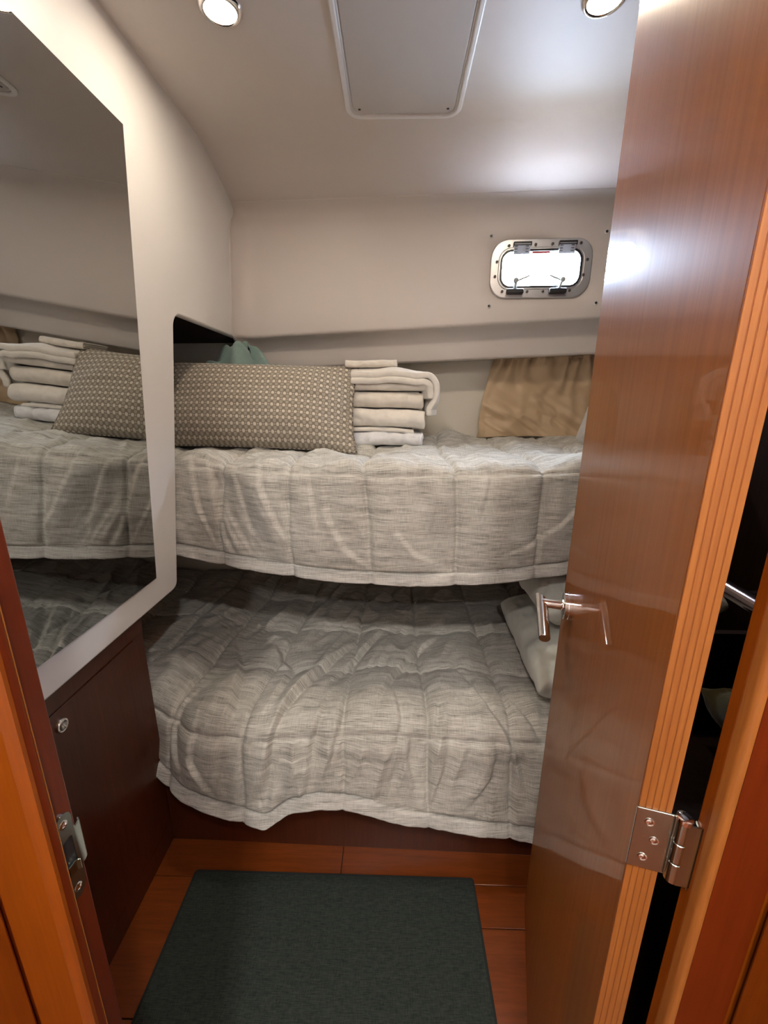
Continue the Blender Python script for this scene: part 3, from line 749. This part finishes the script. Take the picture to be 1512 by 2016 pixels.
P2 = P + nn*sg*h[..., None]
quilt_thing(P2, UV, LDm-V, label='rumpled grey linen quilt draped over the lower berth down to its base', cat='quilt', group='quilts')

# ------------------------------------------------------------------ cushions and pillows
def pillow(name, W, Hh, T, c, ex, ey, material, label, group=None, seed=1, dent=.0, pipe=None, pinch=.06, nx=90, ny=60, extra=None, full=.55):
    """ex: unit axis along W, ey: unit axis along H; the front faces ex x ey (times -1 = towards -Y when ex=+X, ey=+Z)"""
    ex = np.array(ex, float); ey = np.array(ey, float); ex /= np.linalg.norm(ex); ey /= np.linalg.norm(ey); ez = np.cross(ex, ey); c = np.array(c, float)
    a = np.linspace(-1, 1, nx)[:, None]*np.ones((1, ny)); b = np.linspace(-1, 1, ny)[None, :]*np.ones((nx, 1))
    a = np.sign(a)*(1-(1-np.abs(a))**1.35); b = np.sign(b)*(1-(1-np.abs(b))**1.35)
    px = a*W/2*(1-pinch*(1-np.abs(b)**2.2)*np.abs(a)**3); py = b*Hh/2*(1-pinch*1.3*(1-np.abs(a)**2.5)*np.abs(b)**3)
    prof_ = (np.clip(1-np.abs(a)**2.6, 0, 1)*np.clip(1-np.abs(b)**2.2, 0, 1))**full
    mb = MB(); UVp = np.stack([px, py], -1)
    for s in (1, -1):
        nz = prof_*(1+.10*fbm(a*2.2+5*s, b*2.2, seed, 3)) + dent*ridge(a*4, b*4+s, seed+7, 2)*prof_**.5*(1-prof_*.6)
        if extra is not None and s == 1: nz = nz+extra(px, py)*sst(prof_, 0, .3)/ (T/2)
        pz = s*T/2*np.clip(nz, -.2, 3)
        P = c + ex*px[..., None] + ey*py[..., None] + ez*pz[..., None]
        mb.grid(P, UVp, flip=(s < 0))
    root = thing(name, label, 'pillow' if 'pillow' in name else 'cushion', tuple(c-np.array((0, 0, Hh/2))), group)
    b_ = build('cover', mb, material, root, smooth=180, fixn=False)
    me = b_.data; bm = bmesh.new(); bm.from_mesh(me); bmesh.ops.remove_doubles(bm, verts=bm.verts, dist=1e-5); bmesh.ops.recalc_face_normals(bm, faces=bm.faces); bm.to_mesh(me); bm.free()
    if pipe:
        e = np.concatenate([np.stack([px[:, 0], py[:, 0]], -1), np.stack([px[-1, 1:], py[-1, 1:]], -1), np.stack([px[-2::-1, -1], py[-2::-1, -1]], -1), np.stack([px[0, -2:0:-1], py[0, -2:0:-1]], -1)])
        build('piping', MB().tube([c+ex*q[0]+ey*q[1] for q in e], .0035, 8, True), pipe, root, smooth=180)
    return root
def pdent(px, py):
    d, t, s = polydist(px, py, [(.30, -.035), (.345, -.025), (.40, -.02)])
    d2, t2, s2 = polydist(px, py, [(.345, .03), (.37, .045), (.40, .05)])
    return -.016*np.exp(-(d/.010)**2)*t - .012*np.exp(-(d2/.010)**2)*t2
pillow('cushion', .745, .315, .165, (-.497, 1.470, 1.325), (1, -.03, -.022), (.0, .50, 1), M['dots'], 'long taupe cushion with cream dots on the upper quilt', seed=3, dent=.025, pipe=M['piping'], pinch=.05, nx=150, ny=80, extra=pdent, full=.62)
pillow('pillow', .42, .30, .15, (.870, 1.62, 1.305), (.25, -1, 0), (.45, .1, 1), M['sheet'], 'white pillow on the upper quilt beside the door', 'white pillows', seed=11, dent=.06)
pillow('pillow', .50, .50, .19, (.665, 1.262, .582), (1, .04, .04), (.03, 1, .02), M['pillow_white'], 'white pillow lying on the lower quilt behind the door', 'white pillows', seed=13, dent=.14, pinch=.015, full=.36)
pillow('pillow', .52, .48, .20, (.700, 1.355, .772), (1, .02, .06), (-.05, 1, .06), M['pillow_white'], 'white pillow on top of the other on the lower quilt', 'white pillows', seed=15, dent=.16, pinch=.015, full=.36)

# ------------------------------------------------------------------ towels
def ufold(name, label, material, x0, x1, yf, depth, z0, t, layers=2, seed=0, skew=0, droop=0, bulge=.0, wave=1.0, group='folded towels'):
    """cloth folded so that its rounded fold faces the doorway; layers nested folds"""
    root = thing(name, label, 'towel', ((x0+x1)/2, yf+depth/2, z0), group)
    for L in range(layers):
        lt = t/(2*layers); th = lt*.93
        r = t/2 - L*lt - lt/2
        zc = z0+t/2
        yc = yf + t/2
        path = [(yf+depth-L*.01, zc-r)]+[(y, zc-r) for y in np.linspace(yf+depth-.02-L*.01, yc, 10)]
        path += [(yc-r*math.sin(math.pi*k/10), zc-r*math.cos(math.pi*k/10)) for k in range(1, 10)] if r > 0 else []
        path += [(y, zc+r) for y in np.linspace(yc, yf+depth-L*.01, 11)]
        path = np.array(path); n = len(path); m = 36
        X = np.linspace(x0, x1-L*.004, m)
        P = np.zeros((m, n, 3))
        for i, x in enumerate(X):
            u = (x-x0)/(x1-x0)
            wv = wave*fbm(np.array(x*16.), np.array(seed*3.7), seed, 2); wv2 = wave*fbm(np.array(x*16.+40), np.array(seed*1.7), seed+50, 2)
            P[i, :, 0] = x + .004*fbm(path[:, 0]*20, path[:, 1]*30, seed+L, 2)*(u > .9)
            P[i, :, 1] = path[:, 0]+skew*(u-.5)+.005*wv2+.004*wave*fbm(np.full(n, x*30), path[:, 1]*60, seed+9, 2) - bulge*math.sin(math.pi*u)
            P[i, :, 2] = path[:, 1]+.0020*wv*((path[:, 1]-z0)/t) - droop*u**3
        mb = MB(); mb.grid(P, np.stack([P[..., 0], P[..., 1]], -1))
        ob = build('fold', mb, material, root, smooth=180)
        md = ob.modifiers.new('t', 'SOLIDIFY'); md.thickness = th; md.offset = 0
        ob.modifiers.new('s', 'SUBSURF').render_levels = 1; ob.modifiers['s'].levels = 1
    return root
ufold('folded_sheet', 'crumpled white cotton sheet at the bottom of the towel stack', M['sheet'], -.150, .105, 1.49, .24, 1.186, .050, 1, 5, skew=.02, wave=3.0)
ufold('folded_sheet', 'thin folded white sheet between towels and crumpled sheet', M['towel2'], -.150, .068, 1.50, .24, 1.238, .015, 1, 6, skew=.01, droop=.008, wave=.8)
ufold('folded_towel', 'cream folded towel, lowest of the towel stack', M['towel2'], -.150, .108, 1.495, .26, 1.254, .064, 2, 7, droop=.010, wave=1.6)
ufold('folded_towel', 'cream folded towel, second from the bottom of the stack', M['towel'], -.150, .100, 1.50, .26, 1.319, .056, 1, 8, droop=.004, wave=1.4)
ufold('folded_towel', 'thin cream folded towel under the draped top towel', M['towel'], -.150, .105, 1.505, .26, 1.376, .033, 1, 9, wave=1.2)
# the top towel, its right end hanging down
root = thing('folded_towel', 'cream towel on the stack with its end hanging down', 'towel', (-.05, 1.62, 1.41), 'folded towels')
pts = [(-.15, 1.412), (-.1, 1.4145), (.0, 1.414), (.05, 1.412)]+[(.074+.030*math.sin(math.radians(k)), 1.380+.030*math.cos(math.radians(k))) for k in range(0, 91, 15)]+[(.105, 1.35), (.100, 1.315), (.106, 1.285)]
for L, (dz, cut) in enumerate(((.030, 0), (.010, 2))):
    path = np.array(pts[:len(pts)-cut])
    L_ = np.r_[0, np.cumsum(np.linalg.norm(np.diff(path, axis=0), axis=1))]; tt = np.linspace(0, L_[-1], 60); path = np.stack([np.interp(tt, L_, path[:, 0]), np.interp(tt, L_, path[:, 1])], -1)
    tg = np.gradient(path, axis=0); tg /= np.linalg.norm(tg, axis=1, keepdims=True); nr = np.stack([-tg[:, 1], tg[:, 0]], -1)
    pp = path+nr*dz
    ys = np.linspace(1.490, 1.74, 40); P = np.zeros((60, 40, 3))
    P[..., 0] = pp[:, :1]; P[..., 2] = pp[:, 1:2]; P[..., 1] = ys[None, :]
    hangm = sst(P[..., 0], .065, .115)
    edge_ = np.exp(-((ys-1.49)/.03)**2)[None, :]
    P[..., 2] -= edge_*.012*(1-hangm)
    P[..., 0] += hangm*(.012*np.sin(P[..., 1]*70+L+P[..., 2]*25)+.006*fbm(P[..., 1]*25, P[..., 2]*20, 3+L, 2))
    P[..., 2] += .006*fbm(P[..., 0]*9, P[..., 1]*9, 5, 2)*(1-hangm) - .014*np.clip((P[..., 0]+.02)/.12, 0, 1)**2*(1-hangm)
    P[..., 1] += -.006*np.sin(P[..., 0]*30)+hangm*.02*np.clip((1.40-P[..., 2])/.1, 0, 1.3)*(1-(ys[None, :]-1.49)/.25)
    mb = MB(); mb.grid(P, np.stack([P[..., 0], P[..., 1]], -1))
    ob = build('fold', mb, M['towel2'], root, smooth=180); md = ob.modifiers.new('t', 'SOLIDIFY'); md.thickness = .021; md.offset = 0
    ob.modifiers.new('s', 'SUBSURF').render_levels = 1; ob.modifiers['s'].levels = 1
ufold('folded_cloth', 'small folded cream cloth on top of the towel stack', M['towel'], -.170, .009, 1.510, .14, 1.4525, .024, 2, 14, skew=.03, droop=-.006)

# teal blanket bundle behind the cushion
nb = 120
a = np.linspace(0, 2*np.pi, nb)[:, None]*np.ones((1, 70)); b = np.linspace(.02, np.pi/2+.25, 70)[None, :]*np.ones((nb, 1))
rx = .25*(1+.12*np.sin(3*a+1)); ry = .085*(1+.10*np.sin(2*a)); rz = .350
d_ = 1+.12*fbm(np.cos(a)*1.6+7, np.sin(a)*1.6+b*1.2, 81, 2)+.13*np.sin(a*8+b*3+1.5*np.sin(b*4))*np.sin(b)**1.2+.035*np.sin(a*15-b*5)*np.sin(b)**2
cb_ = np.clip(np.cos(b), 0, 1)**.55
tx = rx*np.cos(a)*np.sin(b)*d_
P = np.stack([-.548+tx, 1.665+ry*np.sin(a)*np.sin(b)*d_, 1.19+rz*cb_*(1+.5*(d_-1))*(1-.26*sst(tx, -.08, .20)-.10*sst(-tx, .08, .2))], -1)
P[..., 2] += .022*np.sin(tx*60+np.sin(a)*3)*sst(cb_, .2, .8)*sst(P[..., 2], 1.3, 1.45)
P[..., 2] = np.clip(P[..., 2], 1.186, 1.556)
P[-1] = P[0]
mb = MB(); mb.grid(P)
build('blanket', mb, M['teal'], smooth=180, label='crumpled teal fleece blanket behind the dotted cushion', cat='blanket')

# ------------------------------------------------------------------ curtain
cu = thing('curtain', 'short tan satin curtain gathered along the hull side', 'curtain', (.66, 2.0, 1.18))
nx, nz = 220, 130
uu = np.linspace(0, 1, nx)[:, None]*np.ones((1, nz)); vv = np.linspace(0, 1, nz)[None, :]*np.ones((nx, 1))   # vv: 0 top .. 1 bottom
x_top = .430+.57*uu; x_bot = .368+.64*uu
X = x_top*(1-vv**.9)+x_bot*vv**.9 - .012*np.sin(np.pi*vv)*(uu < .5)*(1-2*uu)
ztop = 1.533+.020*(uu); zbot = 1.186+.008*np.sin(uu*5)
Z = ztop*(1-vv)+zbot*vv
pleat = .013*np.sin(uu*2*np.pi*9+3.5*fbm(uu*4, vv*1.5, 201, 2))*(1-.8*sst(vv, .02, .4))
gath = .012*ridge(uu*22, vv*4, 203, 2)*np.exp(-((vv-.03)/.10)**2)
aa = math.radians(-52)
pp = uu*.5*math.cos(aa)+vv*.34*math.sin(aa); qq = -uu*.5*math.sin(aa)+vv*.34*math.cos(aa)
swag = .028*fbm(pp*15, qq*5.0, 207, 2)*sst(vv, .1, .55)+.009*ridge(pp*20, qq*6, 209, 2)*sst(vv, .25, .8)
Y = yh(X)-.030-pleat-gath-swag-.018*sst(vv, .5, 1)
P = np.stack([X, Y, Z], -1)
mb = MB(); mb.grid(P, np.stack([uu*.5, vv*.34], -1)); build('panel', mb, M['curtain'], cu, smooth=180, solidify=.0015)
hd_ = P[:, :12].copy(); hd_[..., 1] -= .004+.004*np.abs(np.sin(uu[:, :12]*60)); hd_[..., 2] += .006
mb = MB(); mb.grid(hd_, np.stack([uu[:, :12]*.5, vv[:, :12]*.34], -1)); build('heading', mb, M['curtain'], cu, smooth=180, solidify=.002)
xr = np.linspace(.43, 1.04, 12)
build('rod', MB().tube([(x, yh(x)-.022, 1.528+.034*(x-.442)) for x in xr], .004, 10), M['white_plastic'], cu, smooth=60)

# ------------------------------------------------------------------ rug
rg = thing('rug', 'flat charcoal woven rug on the cabin floor', 'rug', (-.165, .5, 0))
pr = rrect(.812, .86, .008, 3, (-.163, .475))
build('weave', MB().prism(pr, lambda p, k: (p[0], p[1], .0005+.005*k)), M['rug'], rg, bevel=.001)
build('binding', MB().ring(rrect(.816, .864, .009, 3, (-.163, .475)), rrect(.804, .852, .006, 3, (-.163, .475)), lambda p, k: (p[0], p[1], .0004+.0062*k)), M['rug_edge'], rg, bevel=.001)

# ------------------------------------------------------------------ things behind the door
rl = thing('grab_rail', 'dark polished rail on the wall behind the open door', 'rail', (.70, .7, 1.0))
build('rail', MB().cyl((.70, .42, .965), (.70, .862, .970), .017, None, 28), M['rail'], rl, smooth=40)
for y in (.46, .80): build('bracket', MB().cyl((.70, y, .965), (XR, y, .965), .011), M['rail'], rl, smooth=40)
build('wall_added', MB().box((.47, .864, 0), (XR-.001, .880, .84)), M['shade'], kind='structure', label='low partition added behind the door, near-black to keep the gap dark', cat='wall')  # added dark sheet that hides the lit quilt in the door gap
lk = thing('locker', 'low locker added behind the open door, near-black to keep the gap dark', 'locker', (.76, .64, 0))  # added so that the gap beside the door reads as unlit
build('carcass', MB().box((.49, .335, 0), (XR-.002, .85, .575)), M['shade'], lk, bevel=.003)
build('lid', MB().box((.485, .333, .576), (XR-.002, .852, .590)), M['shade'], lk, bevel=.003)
pillow('cushion', .36, .24, .16, (.79, .64, .690), (.05, 1, 0), (-1, .05, .35), M['darkcloth'], 'dark olive cushion on the locker behind the door', seed=23, dent=.1)
